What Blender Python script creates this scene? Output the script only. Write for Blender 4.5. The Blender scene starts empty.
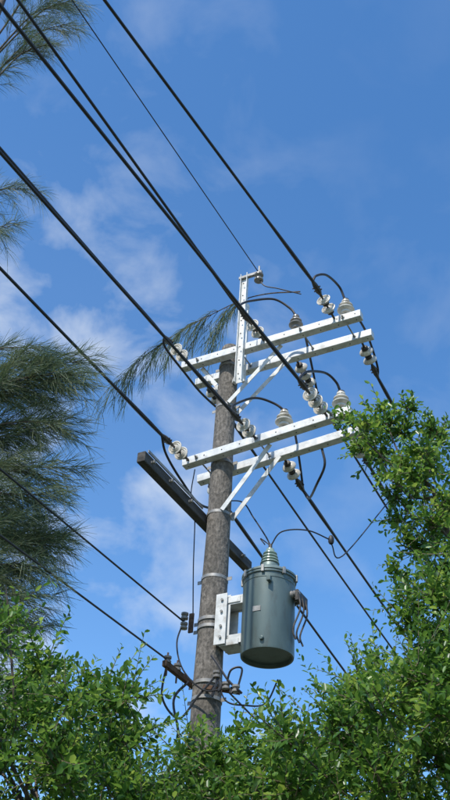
import bpy, bmesh, math, random
import numpy as np
from mathutils import Vector, Matrix
random.seed(7); rng=np.random.default_rng(11)
scene=bpy.context.scene
COL=scene.collection
V=Vector

# ------------------------------------------------------------ materials
def nodes_mat(name):
    m=bpy.data.materials.new(name); m.use_nodes=True
    nt=m.node_tree; b=nt.nodes["Principled BSDF"]
    return m,nt,b
def mat_noise(name,c1,c2,scale=8,rough=.6,metal=0,stretch=(1,1,1),bump=0,detail=6,lo=.35,hi=.65,c3=None,c3s=.35,c3r=(.55,.68),c3st=(1,1,1)):
    m,nt,b=nodes_mat(name)
    tc=nt.nodes.new("ShaderNodeTexCoord"); mp=nt.nodes.new("ShaderNodeMapping"); mp.inputs["Scale"].default_value=stretch
    n=nt.nodes.new("ShaderNodeTexNoise"); n.inputs["Scale"].default_value=scale; n.inputs["Detail"].default_value=detail
    r=nt.nodes.new("ShaderNodeValToRGB"); r.color_ramp.elements[0].position=lo; r.color_ramp.elements[1].position=hi
    r.color_ramp.elements[0].color=(*c1,1); r.color_ramp.elements[1].color=(*c2,1)
    nt.links.new(tc.outputs["Object"],mp.inputs[0]); nt.links.new(mp.outputs[0],n.inputs["Vector"]); nt.links.new(n.outputs["Fac"],r.inputs[0])
    out=r.outputs[0]
    if c3 is not None:
        n2=nt.nodes.new("ShaderNodeTexNoise"); n2.inputs["Scale"].default_value=scale*c3s; n2.inputs["Detail"].default_value=9; n2.inputs["Roughness"].default_value=.65
        m2=nt.nodes.new("ShaderNodeMapping"); m2.inputs["Scale"].default_value=c3st
        nt.links.new(tc.outputs["Object"],m2.inputs[0]); nt.links.new(m2.outputs[0],n2.inputs["Vector"])
        r2=nt.nodes.new("ShaderNodeValToRGB"); r2.color_ramp.elements[0].position=c3r[0]; r2.color_ramp.elements[1].position=c3r[1]
        nt.links.new(n2.outputs["Fac"],r2.inputs[0])
        mx=nt.nodes.new("ShaderNodeMixRGB"); mx.inputs[2].default_value=(*c3,1)
        nt.links.new(r2.outputs[0],mx.inputs[0]); nt.links.new(out,mx.inputs[1]); out=mx.outputs[0]
    nt.links.new(out,b.inputs["Base Color"])
    b.inputs["Roughness"].default_value=rough; b.inputs["Metallic"].default_value=metal
    if bump:
        bp=nt.nodes.new("ShaderNodeBump"); bp.inputs["Strength"].default_value=bump; bp.inputs["Distance"].default_value=.02
        nt.links.new(n.outputs["Fac"],bp.inputs["Height"]); nt.links.new(bp.outputs[0],b.inputs["Normal"])
    return m
GALV=mat_noise("galvanised_steel",(.52,.53,.51),(.70,.70,.68),14,.5,.1,c3=(.33,.30,.25),c3s=.6,c3r=(.55,.75))
STEEL=mat_noise("dull_steel",(.22,.215,.20),(.34,.33,.31),20,.5,.4)
POLE=mat_noise("weathered_pole",(.085,.076,.065),(.225,.20,.172),38,.93,0,(1,1,.55),.8,11,c3=(.075,.069,.06),c3s=.16,c3r=(.46,.68),c3st=(1,1,.4))
BEAM=mat_noise("dark_weathered_wood",(.032,.031,.030),(.085,.080,.074),18,.85,0,(1,.2,1),.5)
PORC=mat_noise("porcelain",(.47,.44,.37),(.62,.59,.52),9,.22,0,c3=(.27,.24,.19),c3s=.9)
PORCG=mat_noise("grey_porcelain",(.14,.13,.115),(.25,.23,.205),9,.3,0)
CABLE=mat_noise("black_cable",(.010,.010,.012),(.022,.022,.024),20,.55)
DARK=mat_noise("dark_hardware",(.04,.036,.033),(.09,.08,.07),30,.55,.4)
RUST=mat_noise("rusty_iron",(.06,.032,.02),(.15,.085,.05),30,.8,.2)
TANK=mat_noise("tank_paint",(.075,.108,.102),(.12,.16,.148),5,.42,.2,(1,1,.35),c3=(.07,.075,.062),c3s=2.2,c3r=(.5,.75),c3st=(1,1,.3))
GASK=mat_noise("lid_paint",(.14,.19,.175),(.21,.26,.24),12,.45,.2)
BUSH=mat_noise("glazed_bushing",(.18,.25,.21),(.27,.34,.29),12,.25,0)
BARK=mat_noise("bark",(.05,.038,.028),(.13,.10,.075),20,.9,0,(1,1,.3),.5)
TWIG=mat_noise("twig",(.06,.055,.03),(.12,.09,.05),20,.8)
GROUND=mat_noise("grass_soil",(.05,.07,.03),(.12,.11,.07),.6,.95)

def leaf_mat(name,stops,trans=.35,rough=.35,tv=1.7,tree_scale=3.0):
    m,nt,b=nodes_mat(name)
    g=nt.nodes.new("ShaderNodeNewGeometry"); r=nt.nodes.new("ShaderNodeValToRGB")
    tc=nt.nodes.new("ShaderNodeTexCoord"); nz=nt.nodes.new("ShaderNodeTexNoise"); nz.inputs["Scale"].default_value=tree_scale; nz.inputs["Detail"].default_value=2
    nt.links.new(tc.outputs["Object"],nz.inputs["Vector"])
    ma=nt.nodes.new("ShaderNodeMath"); ma.operation='MULTIPLY_ADD'; ma.inputs[1].default_value=1.6; ma.inputs[2].default_value=-.8
    nt.links.new(nz.outputs["Fac"],ma.inputs[0])
    mb=nt.nodes.new("ShaderNodeMath"); mb.operation='ADD'; mb.use_clamp=True
    nt.links.new(ma.outputs[0],mb.inputs[0]); nt.links.new(g.outputs["Random Per Island"],mb.inputs[1])
    cr=r.color_ramp
    while len(cr.elements)<len(stops): cr.elements.new(.5)
    for e,(p,c) in zip(cr.elements,stops): e.position=p; e.color=(*c,1)
    nt.links.new(mb.outputs[0],r.inputs[0])
    nt.links.new(r.outputs[0],b.inputs["Base Color"]); b.inputs["Roughness"].default_value=rough
    t=nt.nodes.new("ShaderNodeBsdfTranslucent")
    hs=nt.nodes.new("ShaderNodeHueSaturation"); hs.inputs["Hue"].default_value=.485; hs.inputs["Value"].default_value=tv
    nt.links.new(r.outputs[0],hs.inputs["Color"]); nt.links.new(hs.outputs[0],t.inputs[0])
    mx=nt.nodes.new("ShaderNodeMixShader"); mx.inputs[0].default_value=trans
    nt.links.new(b.outputs[0],mx.inputs[1]); nt.links.new(t.outputs[0],mx.inputs[2])
    nt.links.new(mx.outputs[0],nt.nodes["Material Output"].inputs[0])
    return m
LEAF=leaf_mat("shrub_leaf",[(0,(.030,.08,.013)),(.4,(.06,.145,.02)),(.75,(.11,.215,.032)),(1,(.20,.29,.05))],.38,.34,2.1)
NEEDLE=leaf_mat("casuarina_needle",[(0,(.045,.08,.035)),(.6,(.08,.12,.052)),(1,(.15,.18,.085))],.3,.6,1.6,1.2)

# ------------------------------------------------------------ mesh helpers
def mk(name,verts,faces,mat,parent=None,smooth=False,mw=None):
    me=bpy.data.meshes.new(name); me.from_pydata([tuple(v) for v in verts],[],faces); me.update()
    if mat: me.materials.append(mat)
    if smooth: me.polygons.foreach_set("use_smooth",[True]*len(me.polygons))
    o=bpy.data.objects.new(name,me); COL.objects.link(o)
    if parent: o.parent=parent
    if mw is not None: o.matrix_world=mw
    return o
class Geo:
    def __init__(s): s.v=[]; s.f=[]
    def add(s,vs,fs):
        n=len(s.v); s.v+= [V(v) for v in vs]; s.f+=[tuple(i+n for i in f) for f in fs]
    def sweep(s,pts,rad,n=8,cap=True):
        pts=[V(p) for p in pts]; m=len(pts)
        rad=rad if hasattr(rad,'__len__') else [rad]*m
        t0=(pts[1]-pts[0]).normalized(); u=t0.orthogonal().normalized(); vs=[];fs=[]
        for i,p in enumerate(pts):
            t=(pts[min(i+1,m-1)]-pts[max(i-1,0)]).normalized()
            u=(u-t*u.dot(t)).normalized(); w=t.cross(u)
            for k in range(n):
                a=2*math.pi*k/n; vs.append(p+(u*math.cos(a)+w*math.sin(a))*rad[i])
        for i in range(m-1):
            for k in range(n):
                k2=(k+1)%n; fs.append((i*n+k,i*n+k2,(i+1)*n+k2,(i+1)*n+k))
        if cap: fs.append(tuple(range(n))[::-1]); fs.append(tuple((m-1)*n+k for k in range(n)))
        s.add(vs,fs)
    def lathe(s,p,d,prof,n=20):
        p=V(p); d=V(d).normalized(); u=d.orthogonal().normalized(); w=d.cross(u); vs=[];fs=[]
        for r,h in prof:
            for k in range(n):
                a=2*math.pi*k/n; vs.append(p+d*h+(u*math.cos(a)+w*math.sin(a))*max(r,.0005))
        m=len(prof)
        for i in range(m-1):
            for k in range(n):
                k2=(k+1)%n; fs.append((i*n+k,i*n+k2,(i+1)*n+k2,(i+1)*n+k))
        fs.append(tuple(range(n))[::-1]); fs.append(tuple((m-1)*n+k for k in range(n)))
        s.add(vs,fs)
    def extr(s,p0,p1,prof,up=(0,0,1)):
        p0=V(p0);p1=V(p1);t=(p1-p0).normalized();up=V(up);u=t.cross(up).normalized();w=u.cross(t)
        n=len(prof); vs=[p0+u*a+w*b for a,b in prof]+[p1+u*a+w*b for a,b in prof]
        fs=[(k,(k+1)%n,n+(k+1)%n,n+k) for k in range(n)]+[tuple(range(n))[::-1],tuple(range(n,2*n))]
        s.add(vs,fs)
    def box(s,p0,p1,w,h,up=(0,0,1)):
        s.extr(p0,p1,[(-w/2,-h/2),(w/2,-h/2),(w/2,h/2),(-w/2,h/2)],up)
    def obj(s,name,mat,parent=None,smooth=False,bevel=0,mw=None):
        o=mk(name,s.v,s.f,mat,parent,smooth,mw)
        if bevel:
            b=o.modifiers.new("bevel","BEVEL"); b.width=bevel; b.segments=2; b.limit_method='ANGLE'; b.angle_limit=math.radians(40)
        if smooth:
            bm=bmesh.new(); bm.from_mesh(o.data)
            bmesh.ops.recalc_face_normals(bm,faces=bm.faces)
            for e in bm.edges:
                if len(e.link_faces)==2 and e.calc_face_angle(0)>math.radians(38): e.smooth=False
            bm.to_mesh(o.data); bm.free()
        return o
def cat(pts,n=8):
    pts=[V(p) for p in pts]; P=[pts[0]*2-pts[1]]+pts+[pts[-1]*2-pts[-2]]; out=[]
    for i in range(1,len(P)-2):
        for k in range(n):
            t=k/n; a,b,c,d=P[i-1],P[i],P[i+1],P[i+2]
            out.append(.5*((2*b)+(c-a)*t+(2*a-5*b+4*c-d)*t*t+(3*b-3*c+d-a)*t**3))
    out.append(pts[-1]); return out

# ------------------------------------------------------------ utility pole (x = across the line, y = along the line)
MW=Matrix.Translation((.02,8.9,0))@Matrix.Rotation(math.radians(-29.5),4,'Z')
def root(name):
    e=bpy.data.objects.new(name,None); COL.objects.link(e); e.matrix_world=MW; e.empty_display_size=.3; return e
UP=root("utility_pole")
g=Geo(); H=9.33
zs=[0]+[.25*i for i in range(1,37)]+[9.2,H-.02,H]
g.sweep([(0.006*math.sin(z*2.1),0.006*math.cos(z*1.3),z) for z in zs],[.172-.0072*z+.002*math.sin(z*5.3) if z<H-.001 else .09 for z in zs],32)
g.obj("pole_shaft",POLE,UP,True)
g=Geo()
for z in (9.02,8.42,7.66,7.02,6.28,5.83,5.75,5.2,5.05):
    R=.172-.0072*z+.008; g.lathe((0,0,z-.018),(0,0,1),[(R-.01,0),(R,0.002),(R,.034),(R-.01,.036)],28)
    g.box((-R-.05,-.012,z),(-R+.01,-.012,z),.006,.036); g.box((R-.01,.012,z),(R+.05,.012,z),.006,.036)
g.obj("pole_bands",STEEL,UP,True)
def arm(name,a0,a1,l,z,z1=None,mat=GALV,s=.095):
    z1=z if z1 is None else z1
    g=Geo(); h=s/2; sg=-1 if l<0 else 1
    g.extr((a0,l,z),(a1,l,z1),[(-h,-h),(h,-h),(h,h),(-h,h)])
    g.obj(name,mat,UP,bevel=.006)
    g=Geo(); k=a0+.06
    while k<a1:
        zz=z+(z1-z)*(k-a0)/(a1-a0)
        g.lathe((k,l+sg*h,zz),(0,sg,0),[(.008,-.001),(.008,.0025)],8)
        g.lathe((k,l,zz-h),(0,0,-1),[(.007,-.001),(.007,.0025)],8); k+=.21
    g.obj(name+"_holes",DARK,UP)
def lz(a): return 7.665+.145*(a+.38)/1.93      # the lower pair sits slightly out of level
arm("upper_crossarm_front",-.52,1.70,-.17,9.08); arm("upper_crossarm_back",-.52,1.70,.17,9.08)
arm("lower_crossarm_front",-.38,1.55,-.17,lz(-.38),lz(1.55)); arm("lower_crossarm_back",-.38,1.55,.17,lz(-.38),lz(1.55))
g=Geo()
for zf,aa in ((lambda a:9.08,(-.3,.22,1.0,1.5)),(lz,(-.2,.5,1.35))):
    for a in aa:
        z=zf(a); g.sweep([(a,-.26,z),(a,.26,z)],.009,8)
        for l in (-.225,-.12,.12,.225): g.lathe((a,l-.007,z),(0,1,0),[(.02,0),(.02,.014)],6)
g.obj("through_bolts",STEEL,UP)
g=Geo()
for l in (-.11,.11):
    pr=[(-.026,-.004),(.026,-.004),(.026,.004),(-.018,.004),(-.018,.04),(-.026,.04)]
    g.extr((.72,l*1.05,9.03),(.085,l*1.0,8.42),pr,(0,1,0))
    g.extr((.62,l*1.05,lz(.62)-.05),(.09,l*1.0,7.02),pr,(0,1,0))
    g.extr((-.30,l*1.02,9.03),(-.085,l*1.0,8.72),[(-.02,-.003),(.02,-.003),(.02,.003),(-.02,.003)],(0,1,0))
g.obj("diagonal_braces",GALV,UP)
g=Geo()
pr=[(-.045,-.02),(.045,-.02),(.045,.03),(.037,.03),(.037,-.012),(-.037,-.012),(-.037,.03),(-.045,.03)]
g.extr((.27,-.24,8.55),(.27,-.24,10.22),pr,(0,-1,0))
g.extr((.20,.0,8.75),(.20,.0,9.95),[(-.02,-.02),(.02,-.02),(.02,.02),(-.02,.02)],(0,-1,0))
g.box((.27,-.20,9.62),(.20,.02,9.62),.05,.012); g.box((.27,-.20,8.75),(.08,-.02,8.75),.05,.05)
g.obj("extension_post",GALV,UP,bevel=.003)
g=Geo(); z=8.65
while z<10.2: g.lathe((.27,-.262,z),(0,-1,0),[(.009,-.003),(.009,.004)],8); z+=.2
g.obj("extension_post_holes",DARK,UP)
g=Geo(); g.box((.2,-.24,10.17),(.50,-.24,10.17),.04,.035); g.sweep([(.46,-.24,10.02),(.46,-.24,10.28)],.012)
g.obj("shield_wire_bracket",STEEL,UP)
g=Geo(); g.lathe((.46,-.24,10.03),(0,0,1),[(.03,0),(.055,.01),(.055,.03),(.03,.05),(.03,.07),(.055,.09),(.055,.11),(.02,.13)]); g.obj("shield_wire_insulator",PORCG,UP,True)
g=Geo(); g.box((-.175,-1.28,7.0),(-.175,1.05,7.0),.09,.115); g.obj("lengthwise_beam",BEAM,UP,bevel=.008)
g=Geo(); g.box((-.24,-1.2,7.03),(-.24,.2,7.03),.012,.05); g.box((-.115,-1.25,7.065),(-.115,-.15,7.065),.012,.03); g.obj("beam_strap",STEEL,UP)
g=Geo()
for l in (-1.15,-.8,-.4,0,.4,.8): g.lathe((-.25,l,7.0),(1,0,0),[(.018,0),(.018,.16)],6)
g.obj("beam_bolts",STEEL,UP)

# insulators
porc=Geo(); porcg=Geo(); hw=Geo(); jump=Geo()
def strain(p0,d,n=2,G=None,R=.08):
    G=G or porc; p0=V(p0); d=V(d).normalized()
    hw.sweep([p0,p0+d*.09],.014,6); p=p0+d*.07
    for i in range(n):
        hw.lathe(p,d,[(.02,0),(.038,.01),(.040,.05),(.03,.055)],12)
        G.lathe(p+d*.048,d,[(.036,-.006),(.05,0),(R*.85,.010),(R,.026),(R,.034),(R*.86,.036),(R*.8,.026),(R*.6,.040),(R*.52,.028),(R*.36,.044),(.015,.045)],20)
        hw.sweep([p+d*.08,p+d*.14],.012,6); p=p+d*.125
    hw.sweep([p,p+d*.05],.016,6)
    e=p+d*.22
    hw.sweep([p+d*.03,p+d*.08,p+d*.16,e],[.016,.034,.03,.018],8)
    q=d.cross(V((0,0,1))).normalized()
    for k in (.09,.13): hw.sweep([p+d*k-q*.045,p+d*k+q*.045],.009,6)
    return e
def post_ins(p,G,R=.095,h=.2):
    p=V(p)
    hw.sweep([p+V((0,0,-.02)),p+V((0,0,.05))],.018,8)
    hw.lathe(p+V((0,0,h+.012)),(0,0,1),[(R*.3,0),(R*.42,.006),(R*.42,.028),(R*.2,.034)],14)
    G.lathe(p+V((0,0,.03)),(0,0,1),[(.04,0),(R*.6,.004),(R*.62,.03),(R*.8,.035),(R,.05),(R*1.02,.062),(R*.75,.085),(R*.62,.09),(R*.66,.10),(R*.84,.108),(R*.84,.12),(R*.6,.145),(R*.42,.15),(R*.42,.165),(R*.5,.17),(R*.48,.19),(R*.25,h)],24)
    return p+V((0,0,h+.03))
e_ul=strain((-.42,-.22,9.08),(-.03,-1,-.05)); e_um=strain((.55,-.22,9.08),(-.05,-1,.02)); e_ur=strain((1.40,-.22,9.10),(-.05,-1,.18))
e_ll=strain((-.30,-.22,lz(-.3)),(-.03,-1,-.05)); e_lm=strain((.50,-.22,lz(.5)),(-.03,-1,-.03)); e_lr=strain((1.30,-.22,lz(1.3)),(-.03,-1,-.02),3)
o_ul=strain((-.42,.22,9.08),(0,1,-.09)); o_um=strain((.75,.22,9.08),(0,1,-.15),3); o_ur=strain((1.55,.22,9.06),(-.02,1,-.22))
o_ll=strain((-.30,.22,lz(-.3)),(0,1,-.12)); o_lm=strain((.62,.22,lz(.62)),(0,1,-.2)); o_lr=strain((1.40,.22,lz(1.4)),(0,1,-.1))
p1=post_ins((1.52,-.17,9.13),porc); p2=post_ins((.92,-.17,9.13),porcg,.08,.19)
p3=post_ins((.80,-.17,lz(.8)+.05),porc); p4=post_ins((1.44,-.17,lz(1.44)+.05),porc)
def J(*pts,r=.0135): jump.sweep(cat(pts,8),r,8)
def off(e,a,l,z): return (e[0]+a,e[1]+l,e[2]+z)
J(e_ur,off(e_ur,.02,.05,.12),off(e_ur,.08,.2,.24),(1.48,-.25,p1[2]+.16),p1,(1.56,-.05,p1[2]-.06),(1.60,.25,9.2),off(o_ur,.05,-.15,.06),o_ur)
J(e_um,off(e_um,-.03,.06,.15),off(e_um,.0,.25,.36),(.70,-.30,p2[2]+.24),(.86,-.2,p2[2]+.12),p2,(.93,.0,p2[2]-.04),(.88,.3,9.18),o_um)
J(e_lm,off(e_lm,-.02,.1,.16),(.56,-.4,8.12),(.70,-.25,8.12),p3,(.82,.02,7.95),(.74,.35,7.80),o_lm)
J(e_lr,off(e_lr,.02,.15,.2),(1.36,-.4,8.2),(1.42,-.25,8.17),p4,(1.46,.05,7.99),(1.46,.35,7.78),o_lr)
J(e_ul,off(e_ul,-.03,.10,-.08),(-.46,-.2,8.94),(-.46,.2,8.94),off(o_ul,0,-.1,-.06),o_ul)
J(e_ll,off(e_ll,-.05,.2,-.1),(-.40,-.15,7.47),(-.40,.3,7.43),o_ll)
J(o_lm,off(o_lm,.06,.02,-.1),(.95,.35,7.40),(1.10,.2,7.50),(1.08,.18,7.70))
J((-.28,-.1,7.62),(-.30,-.1,7.3),(-.22,-.12,7.0),(-.18,-.13,6.4),(-.14,-.12,5.8),r=.006)
J((.46,-.24,10.2),(.52,-.24,9.95),(.70,-.2,9.85),(.95,-.1,9.75),r=.007)
porc.obj("porcelain_insulators",PORC,UP,True); porcg.obj("grey_insulators",PORCG,UP,True)
hw.obj("insulator_hardware",DARK,UP,True); jump.obj("jumper_cables",CABLE,UP,True)
g=Geo()
g.box((-.15,-.55,5.22),(-.15,.25,5.22),.045,.055); g.box((-.16,-.12,5.70),(-.16,-.12,5.90),.05,.02,(0,1,0))
g.box((.05,-.16,5.12),(.42,-.16,5.02),.035,.04)
g.sweep([(-.15,-.5,5.12),(-.15,-.5,5.34)],.01,6); g.sweep([(-.15,-.32,5.12),(-.15,-.32,5.34)],.01,6)
g.obj("low_voltage_bracket",RUST,UP,bevel=.004)
g=Geo()
for p in ((-.15,-.5,5.27),(-.15,-.32,5.27),(-.19,-.2,5.84),(-.19,-.2,5.74),(.30,-.2,5.08),(.40,-.2,5.04),(.2,-.2,5.2)):
    g.lathe(p,(0,0,1),[(.015,-.035),(.036,-.03),(.036,-.012),(.022,0),(.036,.012),(.036,.03),(.015,.035)],14)
g.obj("spool_insulators",PORCG,UP,True)
g=Geo()
def K(*pts,r=.008): g.sweep(cat(pts,7),r,6)
K((-.19,-.2,5.8),(-.22,-.25,5.55),(-.1,-.3,5.25),(.1,-.25,5.05),(.3,-.2,5.06))
K((-.15,-.5,5.25),(-.2,-.45,4.95),(-.1,-.3,4.8),(.05,-.25,5.0),(.2,-.2,5.2),r=.010)
K((.2,-.2,5.2),(.3,-.2,4.95),(.45,-.1,4.92),(.55,.1,5.0),(.62,.2,5.25))
K((.3,-.2,5.05),(.36,-.24,5.2),(.45,-.2,5.22),(.42,-.2,5.05),r=.010)
K((.12,-.18,5.4),(.2,-.2,5.3),(.33,-.22,5.12),(.45,-.18,5.0),r=.012)
K((-.12,-.15,5.2),(-.2,-.25,5.0),(-.15,-.2,4.7),(-.14,-.12,4.3),(-.15,-.1,3.0),r=.012)
for k in range(5):
    a=.16+.06*k; K((a,-.17,5.1-.01*k),(a+.02,-.22,5.0+.03*(k%3)),(a+.05,-.2,5.16-.04*k),r=.012)
g.obj("service_leads",CABLE,UP,True)

# ------------------------------------------------------------ transformer
TR=root("pole_transformer")
c=V((.60,0,0)); zb=5.38; R=.248
g=Geo()
g.lathe((c.x,0,zb),(0,0,1),[(.02,.03),(R-.03,.03),(R-.02,0),(R-.004,0),(R,.02),(R,.70),(R+.004,.705),(R+.004,.715),(R,.72),(R,.755),(R+.012,.76),(R+.012,.78),(R,.783)],56)
g.obj("tank",TANK,TR,True)
g=Geo()
g.lathe((c.x,0,zb+.783),(0,0,1),[(R+.006,0),(R+.018,.004),(R+.018,.022),(R-.01,.035),(R*.75,.075),(R*.4,.11),(.02,.115)],48)
g.lathe((c.x+.0,0,zb+.88),(0,0,1),[(.105,0),(.105,.03),(.09,.035),(.085,.07)],24)
g.obj("lid",GASK,TR,True)
g=Geo()
for k in range(8):
    a=k*math.pi/4+.2; x=c.x+math.cos(a)*(R+.018); y=math.sin(a)*(R+.018)
    g.box((x,y,zb+.745),(x,y,zb+.815),.028,.022,(math.cos(a),math.sin(a),0))
g.obj("lid_clamps",STEEL,TR,bevel=.003)
g=Geo()
prof=[(.07,0)]
for i in range(4): prof+=[(.06,.012+i*.035),(.094-.008*i,.022+i*.035),(.092-.008*i,.032+i*.035),(.055,.040+i*.035)]
prof+=[(.045,.155),(.04,.185),(.02,.195)]
g.lathe((c.x,0,zb+.94),(0,0,1),prof,24)
g.obj("high_voltage_bushing",BUSH,TR,True)
g=Geo(); g.sweep([(c.x,0,zb+1.12),(c.x,0,zb+1.18)],[.02,.02],8)
g.sweep(cat([(c.x,0,zb+1.17),(c.x-.10,-.02,zb+1.26),(c.x-.05,-.02,zb+1.18)],6),.006,6)
g.obj("bushing_terminal",DARK,TR,True)
g=Geo()
for dl in (-.02,.06,.14):
    p=V((c.x+math.sqrt(R*R-dl*dl)-.01,dl,zb+.58)); g.lathe(p,(1,0,.15),[(.035,0),(.035,.02),(.026,.03),(.034,.04),(.024,.055),(.032,.065),(.018,.09)],14)
g.obj("low_voltage_bushings",PORCG,TR,True)
g=Geo()
g.box((c.x+R+.06,-.05,zb+.56),(c.x+R+.06,.18,zb+.56),.03,.11)
for l in (-.03,.05,.13):
    g.sweep(cat([(c.x+R+.07,l,zb+.58),(c.x+R+.09,l,zb+.42),(c.x+R+.03,l-.02,zb+.22),(c.x+R+.05,l,zb+.12)],6),.010,6)
g.box((c.x+R+.02,-.16,zb+.30),(c.x+R+.02,-.16,zb+.48),.05,.03)
g.obj("terminal_leads",DARK,TR,bevel=.004)
g=Geo()
for s in (-1,1):
    g.box((c.x+.12,s*(R-.02),zb+.66),(c.x+.12,s*(R+.03),zb+.66),.04,.05)
g.lathe((c.x+.06,-R+.0,zb+.08),(0,-1,0),[(.02,-.02),(.02,.02)],10)
g.obj("lifting_lugs",TANK,TR,bevel=.005)
g=Geo(); g.box((c.x-.04,-R-.002,zb+.38),(c.x+.04,-R-.002,zb+.38),.004,.05); g.obj("nameplate",STEEL,TR)
g=Geo()
for s in (-1,1):
    g.box((.19,s*.085,zb+.16),(.19,s*.085,zb+.66),.012,.10,(1,0,0))
    for zz in (.20,.60):
        g.box((.12,s*.085,zb+zz),(c.x-R+.02,s*.085,zb+zz),.012,.09)
g.box((.16,-.12,zb+.15),(.16,-.12,zb+.67),.12,.012,(0,1,0))
g.box((.245,0,zb+.14),(.245,0,zb+.20),.2,.2,(0,1,0)); g.box((.245,0,zb+.57),(.245,0,zb+.63),.2,.2,(0,1,0))
g.obj("hanger_bracket",GALV,TR,bevel=.003)
g=Geo()
for zz in (.22,.33,.48,.6): g.lathe((.17,-.13,zb+zz),(0,-1,0),[(.014,0),(.014,.012)],6)
g.obj("bracket_bolts",STEEL,TR)
g=Geo()
g.sweep(cat([(.60,0,zb+1.17),(.52,.05,zb+1.32),(.30,.2,7.05),(.10,.30,7.35),(-.30,.55,7.60)],8),.008,6)
g.sweep(cat([(.60,0,zb+1.16),(.72,0,zb+1.30),(.95,.1,zb+1.32),(1.12,.3,zb+1.28)],8),.007,6)
g.lathe((1.12,.3,zb+1.24),(0,0,1),[(.02,0),(.03,.02),(.03,.06),(.015,.09)],10)
g.sweep(cat([(1.12,.3,zb+1.24),(1.16,.5,zb+1.2),(1.36,1.4,7.68)],8),.007,6)
g.obj("tap_leads",CABLE,TR,True)

# ------------------------------------------------------------ power lines
def line(S,P,r=.0145,span=42,grip=True):
    S=V(S);P=V(P); h=V((P.x-S.x,P.y-S.y,0)); d1=h.length; h.normalize(); dz=P.z-S.z
    c=dz/(d1*d1-d1*span); k=-c*span
    ds=[0,.25,.5,1,1.5,2,3,4,5,6.5,8,10,12.5,15,18,22,26,30,35,span]
    pts=[S+h*d+V((0,0,k*d+c*d*d)) for d in ds]
    g=Geo(); g.sweep(pts,r,8)
    if grip: g.sweep(pts[:4],[r*1.2,r*1.55,r*1.5,r*1.05],8)
    g.obj("power_line",CABLE,None,True,mw=MW)
line(e_ul,(-.465,-3.72,8.95)); line(e_um,(.515,-4.80,9.05)); line(e_ur,(1.134,-4.48,9.1))
line(e_ll,(-.352,-3.45,7.6)); line(e_lm,(.40,-4.40,7.6)); line(e_lr,(1.11,-5.355,7.65))
line((.46,-.24,10.17),(.43,-4.17,10.1),.006,grip=False)
line((-.19,-.2,5.78),(-.21,-3.5,5.75),.0085,grip=False); line((-.15,-.5,5.27),(-.13,-2.98,5.2),.0085,grip=False)
line(o_ul,(-.47,5.88,8.6)); line(o_ll,(-.3,4.14,7.1)); line(o_um,(.75,5,8.7)); line(o_ur,(1.5,5,8.75)); line(o_lm,(.62,5,7.3)); line(o_lr,(1.4,5,7.3))
line((.30,-.2,5.05),(.30,4,4.7),.0085,grip=False)

# ------------------------------------------------------------ foliage
def npmesh(name,vs,f,mat,parent):
    me=bpy.data.meshes.new(name); me.vertices.add(len(vs)); me.vertices.foreach_set("co",vs.astype(np.float32).ravel())
    k=f.shape[1]; me.loops.add(f.size); me.loops.foreach_set("vertex_index",f.astype(np.int32).ravel())
    me.polygons.add(len(f)); me.polygons.foreach_set("loop_start",np.arange(0,f.size,k,dtype=np.int32))
    me.update(calc_edges=True); me.validate(); me.materials.append(mat)
    o=bpy.data.objects.new(name,me); COL.objects.link(o); o.parent=parent; return o
def leaves(name,P,D,N,S,mat,parent,wr=.48):
    n=len(P); D=D/np.linalg.norm(D,axis=1,keepdims=True)
    T=np.cross(D,N); T/=np.linalg.norm(T,axis=1,keepdims=True)+1e-9; N=np.cross(T,D)
    s=S[:,None]; w=s*wr
    vs=np.stack([P, P+D*s*.3+T*w*.42+N*s*.05, P+D*s*.68+T*w*.45+N*s*.03, P+D*s-N*s*.08, P+D*s*.68-T*w*.45+N*s*.03, P+D*s*.3-T*w*.42+N*s*.05],1).reshape(-1,3)
    f=np.array([[0,1,2,3],[0,3,4,5]])[None]+6*np.arange(n)[:,None,None]
    npmesh(name,vs,f.reshape(-1,4),mat,parent)
def unit(v): return v/(np.linalg.norm(v,axis=-1,keepdims=True)+1e-9)
def rdir(n): return unit(rng.normal(size=(n,3)))
def crown(parent,clumps,shoots=34,nl=14,size=.050):
    P=[];D=[];N=[];S=[]; st=Geo()
    for (x,y,z,R) in clumps:
        c=np.array([x,y,z]); m=int(shoots*(R/.25)**1.6)+4
        dd=rdir(m)+np.array([0,-.05,.5]); dd=unit(dd); base=c+unit(rdir(m))*R*.4*rng.random((m,1))
        Ls=R*(.55+.9*rng.random(m)**1.5); Ls[rng.random(m)<.07]*=1.5
        for i in range(m):
            d=dd[i]; L=Ls[i]; b=base[i]; k=int(nl*(.65+.5*rng.random())*L/.25)+3
            t=np.linspace(.12,1,k); side=unit(np.cross(d,[.3,.2,1.0])); up=np.cross(side,d)
            curve=b+np.outer(t*L,d)+np.outer(t*t*L*.22,[0,0,-1.0 if rng.random()<.5 else .6])
            ang=np.arange(k)*2.4+rng.random()*6
            rad=np.outer(np.cos(ang),side)+np.outer(np.sin(ang),up)
            dl=d*.65+rad*.8+rng.normal(size=(k,3))*.22
            P.append(curve);D.append(dl);N.append(np.array([0,0,1.0])+rng.normal(size=(k,3))*.5-dl*.1)
            S.append(size*(.75+.4*rng.random())*(.55+.7*rng.random(k))*(1.08-.42*t))
            if i%2==0 or L>R*1.3: st.sweep([tuple(b),tuple(curve[k//2]),tuple(curve[-1])],[.003,.002,.001],3,False)
    leaves("leaves",np.concatenate(P),np.concatenate(D),np.concatenate(N),np.concatenate(S),LEAF,parent)
    st.obj("twigs",TWIG,parent)
def troot(name):
    e=bpy.data.objects.new(name,None); COL.objects.link(e); return e
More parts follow.
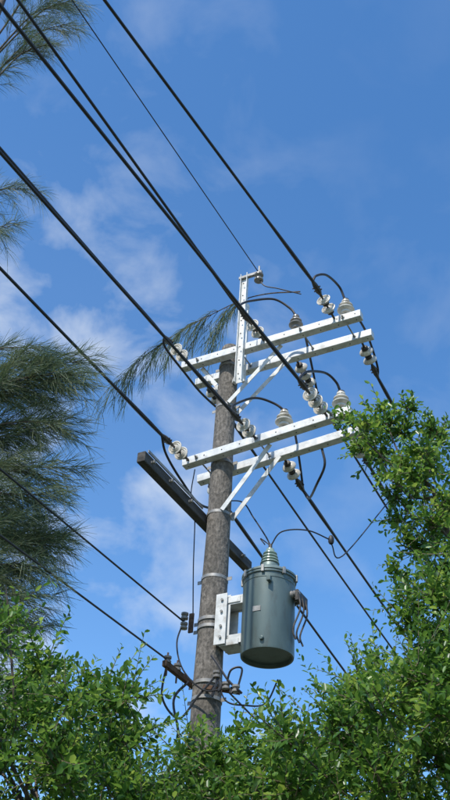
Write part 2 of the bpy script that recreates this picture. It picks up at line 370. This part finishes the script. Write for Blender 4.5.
def limbs(parent,trunk,targets,r0,rl=.012):
    g=Geo(); tr=cat(trunk,6); g.sweep(tr,[r0*(1-.7*i/(len(tr)-1)) for i in range(len(tr))],10)
    for (x,y,z,R) in targets:
        T=V((x,y,z)); j=min(range(len(tr)),key=lambda i:(tr[i]-T).length+max(0,tr[i].z-T.z+.3)*3)
        s=tr[j]; mid=s.lerp(T,.5)+V((random.uniform(-.08,.08),random.uniform(-.08,.08),-.08)); q=cat([s,mid,T,T+(T-mid)*.3],5)
        g.sweep(q,[rl*(1-.85*i/(len(q)-1)) for i in range(len(q))],6)
    g.obj("trunk_and_limbs",BARK,parent,True)
hx=[(-3.2,3.6),(-1.6,3.9),(-.96,3.90),(-.86,3.82),(-.75,3.66),(-.65,3.64),(-.55,3.64),(-.45,3.56),(-.34,3.52),(-.22,3.39),(-.1,3.43),(0,3.38),(.10,3.42),(.2,3.42),(.3,3.54),(.4,3.52),(.5,3.60),(.6,3.62),(.7,3.70),(.8,3.82),(.88,3.95),(1.0,4.08),(1.15,4.25),(1.6,4.4),(2.4,4.3),(3.2,3.8)]
def hf(x): return float(np.interp(x,[a for a,b in hx],[b for a,b in hx]))
left=[];right=[]
x=-2.8
while x<3.0:
    for y in (3.95,4.3,4.7,5.1,5.5):
        for k,dz in enumerate((0,.22,.46,.75,1.05,1.35)):
            R=random.uniform(.13,.25); xx=x+random.uniform(-.13,.13); yy=y+random.uniform(-.15,.15)
            h=hf(xx); h=1.6+(h-1.6)*min(1.0,yy/4.5)
            zz=h-R*1.15-dz+random.uniform(-.15,.04)
            if random.random()<(.12 if k<2 else .25): continue
            (left if xx<.3 else right).append((xx,yy,zz,R))
    x+=.25
tops=[]
for px,py,R in ((350,430,.09),(364,434,.12),(380,442,.13),(394,426,.14),(410,434,.14),(370,455,.11),(390,460,.13),(425,450,.16),(408,470,.14),(445,466,.18),(420,488,.16),(446,500,.18),(402,498,.12),(430,522,.17),(410,520,.12),(456,540,.19),(418,548,.14),(442,568,.19),(470,470,.2),(480,520,.22),(470,570,.22),(394,482,.11),(426,590,.19),(405,600,.15),(455,440,.15),(400,580,.10),(440,430,.12),(436,545,.16),(412,412,.09),(388,416,.07)):
    el=math.radians(38)-math.atan((py-20-400)/1000); yy=4.6+random.uniform(-.2,.35)
    tops.append(((px-220)/182,yy,1.6+yy*math.tan(el)-R*.4,R))
LT=troot("broadleaf_shrub"); crown(LT,left,38); limbs(LT,[(-.9,4.8,0),(-.85,4.8,1.2),(-.7,4.75,2.2),(-.6,4.7,2.7)],random.sample(left,50),.06)
RT=troot("broadleaf_tree"); crown(RT,right,38)
for o in list(RT.children): o.name="lower_"+o.name.split(".")[0]
crown(RT,tops,shoots=52); limbs(RT,[(1.6,4.9,0),(1.6,4.9,1.4),(1.5,4.8,2.6),(1.42,4.75,3.6),(1.3,4.7,4.3),(1.2,4.7,4.75)],random.sample(right,40)+tops[::3],.045,.0085)

# casuarina
def casu(parent,boughs,seed,twl=(.35,.75),step=.09,nlen=(.14,.26),droop=.45,start=.25,spread=.7,br=.018,nn=26,w=.0035,droopn=.35,tag=""):
    r=np.random.default_rng(seed); g=Geo(); VS=[]
    for pts in boughs:
        q=cat(pts,10); g.sweep(q,[br*(1-.85*i/(len(q)-1)) for i in range(len(q))],6)
        Lb=sum((q[i+1]-q[i]).length for i in range(len(q)-1)); nt=int(Lb*(1-start)/step)
        for k in range(nt):
            f=start+(1-start)*(k+r.random())/nt; i=min(int(f*(len(q)-1)),len(q)-2); p=np.array(q[i].lerp(q[i+1],r.random())); t=np.array((q[i+1]-q[i]).normalized())
            d=unit(t+unit(r.normal(size=3))*spread*(1.1-.4*f)); L=r.uniform(*twl)*(1.15-.5*f)
            s=np.linspace(0,1,7); tw=p+np.outer(s*L,d)+np.outer(s*s*L*droop,[0,0,-1.0])
            g.sweep([tuple(a) for a in tw[::2]],[.004,.003,.002,.001],3,False)
            m=int(nn*L/.5); u=r.random(m)**.8; ii=np.minimum((u*6).astype(int),5); fr=(u*6-ii)[:,None]
            b=tw[ii]*(1-fr)+tw[ii+1]*fr; td=unit(tw[ii+1]-tw[ii])
            nd=unit(td*.9+unit(r.normal(size=(m,3)))*.6); nl=r.uniform(*nlen,size=m)[:,None]
            dn=np.array([0,0,-1.0])
            p1_=b+nd*nl*.5+dn*nl*droopn*.25; p2_=b+nd*nl+dn*nl*droopn
            sd=unit(np.cross(nd,unit(r.normal(size=(m,3)))))*w*.5
            VS.append(np.stack([b-sd,b+sd,p1_+sd,p1_-sd,p2_+sd*.4,p2_-sd*.4],1).reshape(-1,3))
    vs=np.concatenate(VS); n=len(vs)//6
    f=np.array([[0,1,2,3],[3,2,4,5]])[None]+6*np.arange(n)[:,None,None]
    npmesh(tag+"needles",vs,f.reshape(-1,4),NEEDLE,parent); g.obj(tag+"boughs",BARK,parent,True)
CT=troot("casuarina_tree")
g=Geo(); g.sweep([(-3.7,7.6,0),(-3.65,7.6,3),(-3.55,7.5,6),(-3.5,7.5,9),(-3.4,7.4,12),(-3.3,7.4,15)],[.2,.17,.14,.11,.07,.02],14); g.obj("trunk",BARK,CT,True)
def bg(z0,x1,y1,z1,sag=.1): return [(-3.5,7.5,z0),(-3.5+(x1+3.5)*.35,7.5+(y1-7.5)*.3,z0+(z1-z0)*.45+.15),(-3.5+(x1+3.5)*.7,7.5+(y1-7.5)*.7,z0+(z1-z0)*.85+.1),(x1,y1,z1-sag)]
B1=[bg(5.9,-1.35,7,7.5),bg(5.8,-1.30,6.8,7.2),bg(6.3,-1.75,7.2,7.8),bg(5.4,-1.45,7,6.8),bg(5.0,-1.35,7.1,6.4),bg(4.7,-1.40,6.9,6.0),bg(4.5,-1.32,7.2,5.7),bg(4.2,-1.38,7,5.4),bg(3.9,-1.45,6.9,5.1),bg(3.7,-1.6,7.1,4.85)]
rb=random.Random(3)
for k in range(28):
    z1=4.3+3.3*(k+.5)/28; B1.append(bg(z1-1.3-rb.random()*.6,rb.uniform(-1.95,-1.42),rb.uniform(6.5,7.8),z1+rb.uniform(-.1,.15)))
B2=[bg(8.6,-2.3,7,9.2),bg(9.0,-2.25,7,9.8),bg(11.0,-2.5,7,12.4),bg(11.4,-2.3,7,12.9),bg(11.9,-2.5,7,13.3),bg(11.6,-2.55,7.2,12.6),bg(11.9,-2.35,7.1,13.6),bg(12.1,-2.6,6.9,13.9)]
casu(CT,B1,5,step=.058,nn=60,start=.45,w=.0036,twl=(.3,.6),nlen=(.12,.24),droop=.18,droopn=.15,tag="lower_")
casu(CT,B2,6,step=.06,nn=52,start=.38,w=.0034,twl=(.3,.55),droop=.3)
FB=root("casuarina_branch")
casu(FB,[[(.90,-.02,9.88),(.5,-.05,9.98),(.15,-.06,10.0),(-.3,0,9.98),(-.75,.02,9.88),(-1.2,.05,9.7),(-1.6,.05,9.38)]],9,twl=(.25,.5),step=.045,droop=1.2,start=.28,spread=.65,br=.010,nn=40,droopn=.8,w=.006,nlen=(.10,.2))

# ------------------------------------------------------------ ground
mk("ground",[(-600,-600,0),(600,-600,0),(600,600,0),(-600,600,0)],[(0,1,2,3)],GROUND)

# ------------------------------------------------------------ light, sky
SE=math.radians(52)
sd=V((-.50,-.86,0)).normalized()*math.cos(SE)+V((0,0,math.sin(SE)))
sl=bpy.data.lights.new("sun","SUN"); sl.energy=5.0; sl.angle=math.radians(.5); sl.color=(1,.955,.88)
so=bpy.data.objects.new("sun",sl); COL.objects.link(so); so.rotation_euler=(-sd).to_track_quat('-Z','Y').to_euler()
w=bpy.data.worlds.new("World"); scene.world=w; w.use_nodes=True; nt=w.node_tree; bgN=nt.nodes["Background"]
L=nt.links.new
sky=nt.nodes.new("ShaderNodeTexSky"); sky.sky_type='NISHITA'; sky.sun_disc=False; sky.sun_elevation=SE; sky.sun_rotation=math.atan2(sd.x,sd.y)
sky.air_density=1.0; sky.dust_density=.3; sky.ozone_density=3.0
hs=nt.nodes.new("ShaderNodeHueSaturation"); hs.inputs["Saturation"].default_value=1.22; hs.inputs["Value"].default_value=2.2
L(sky.outputs[0],hs.inputs["Color"])
tc=nt.nodes.new("ShaderNodeTexCoord"); mp=nt.nodes.new("ShaderNodeMapping"); mp.inputs["Scale"].default_value=(1.0,1.0,1.35); mp.inputs["Location"].default_value=(1.4,.7,2.1)
nz=nt.nodes.new("ShaderNodeTexNoise"); nz.inputs["Scale"].default_value=10.5; nz.inputs["Detail"].default_value=9; nz.inputs["Roughness"].default_value=.53; nz.inputs["Distortion"].default_value=.25
rp=nt.nodes.new("ShaderNodeValToRGB"); rp.color_ramp.elements[0].position=.46; rp.color_ramp.elements[0].color=(0.03,0.03,0.03,1); rp.color_ramp.elements[1].position=.76; rp.color_ramp.elements[1].color=(.9,.9,.9,1)
sx=nt.nodes.new("ShaderNodeSeparateXYZ"); mr=nt.nodes.new("ShaderNodeMapRange"); mr.inputs["From Min"].default_value=.10; mr.inputs["From Max"].default_value=-.10; mr.inputs["To Min"].default_value=.18; mr.inputs["To Max"].default_value=1.0
mr2=nt.nodes.new("ShaderNodeMapRange"); mr2.inputs["From Min"].default_value=.80; mr2.inputs["From Max"].default_value=.68; mr2.inputs["To Min"].default_value=.25; mr2.inputs["To Max"].default_value=1.0
ml=nt.nodes.new("ShaderNodeMath"); ml.operation='MULTIPLY'; ml2=nt.nodes.new("ShaderNodeMath"); ml2.operation='MULTIPLY'
mx=nt.nodes.new("ShaderNodeMixRGB"); mx.inputs[2].default_value=(6.9,7.6,8.6,1)
L(tc.outputs["Generated"],mp.inputs[0]); L(mp.outputs[0],nz.inputs["Vector"]); L(nz.outputs["Fac"],rp.inputs[0])
L(tc.outputs["Generated"],sx.inputs[0]); L(sx.outputs["X"],mr.inputs["Value"]); L(sx.outputs["Z"],mr2.inputs["Value"])
L(rp.outputs[0],ml.inputs[0]); L(mr.outputs[0],ml.inputs[1]); L(ml.outputs[0],ml2.inputs[0]); L(mr2.outputs[0],ml2.inputs[1])
L(ml2.outputs[0],mx.inputs[0]); L(hs.outputs[0],mx.inputs[1]); L(mx.outputs[0],bgN.inputs[0])
bgN.inputs[1].default_value=.11
scene.view_settings.view_transform='Standard'; scene.view_settings.look='None'; scene.view_settings.exposure=0
# ------------------------------------------------------------ camera
cd=bpy.data.cameras.new("camera"); cd.sensor_fit='VERTICAL'; cd.sensor_height=24; cd.lens=24*1000/800; cd.clip_end=3000
co=bpy.data.objects.new("camera",cd); COL.objects.link(co)
co.matrix_world=Matrix.Translation((0,0,1.6))@Matrix.Rotation(math.radians(128),4,'X')@Matrix.Rotation(math.radians(3.9),4,'Z')
scene.camera=co
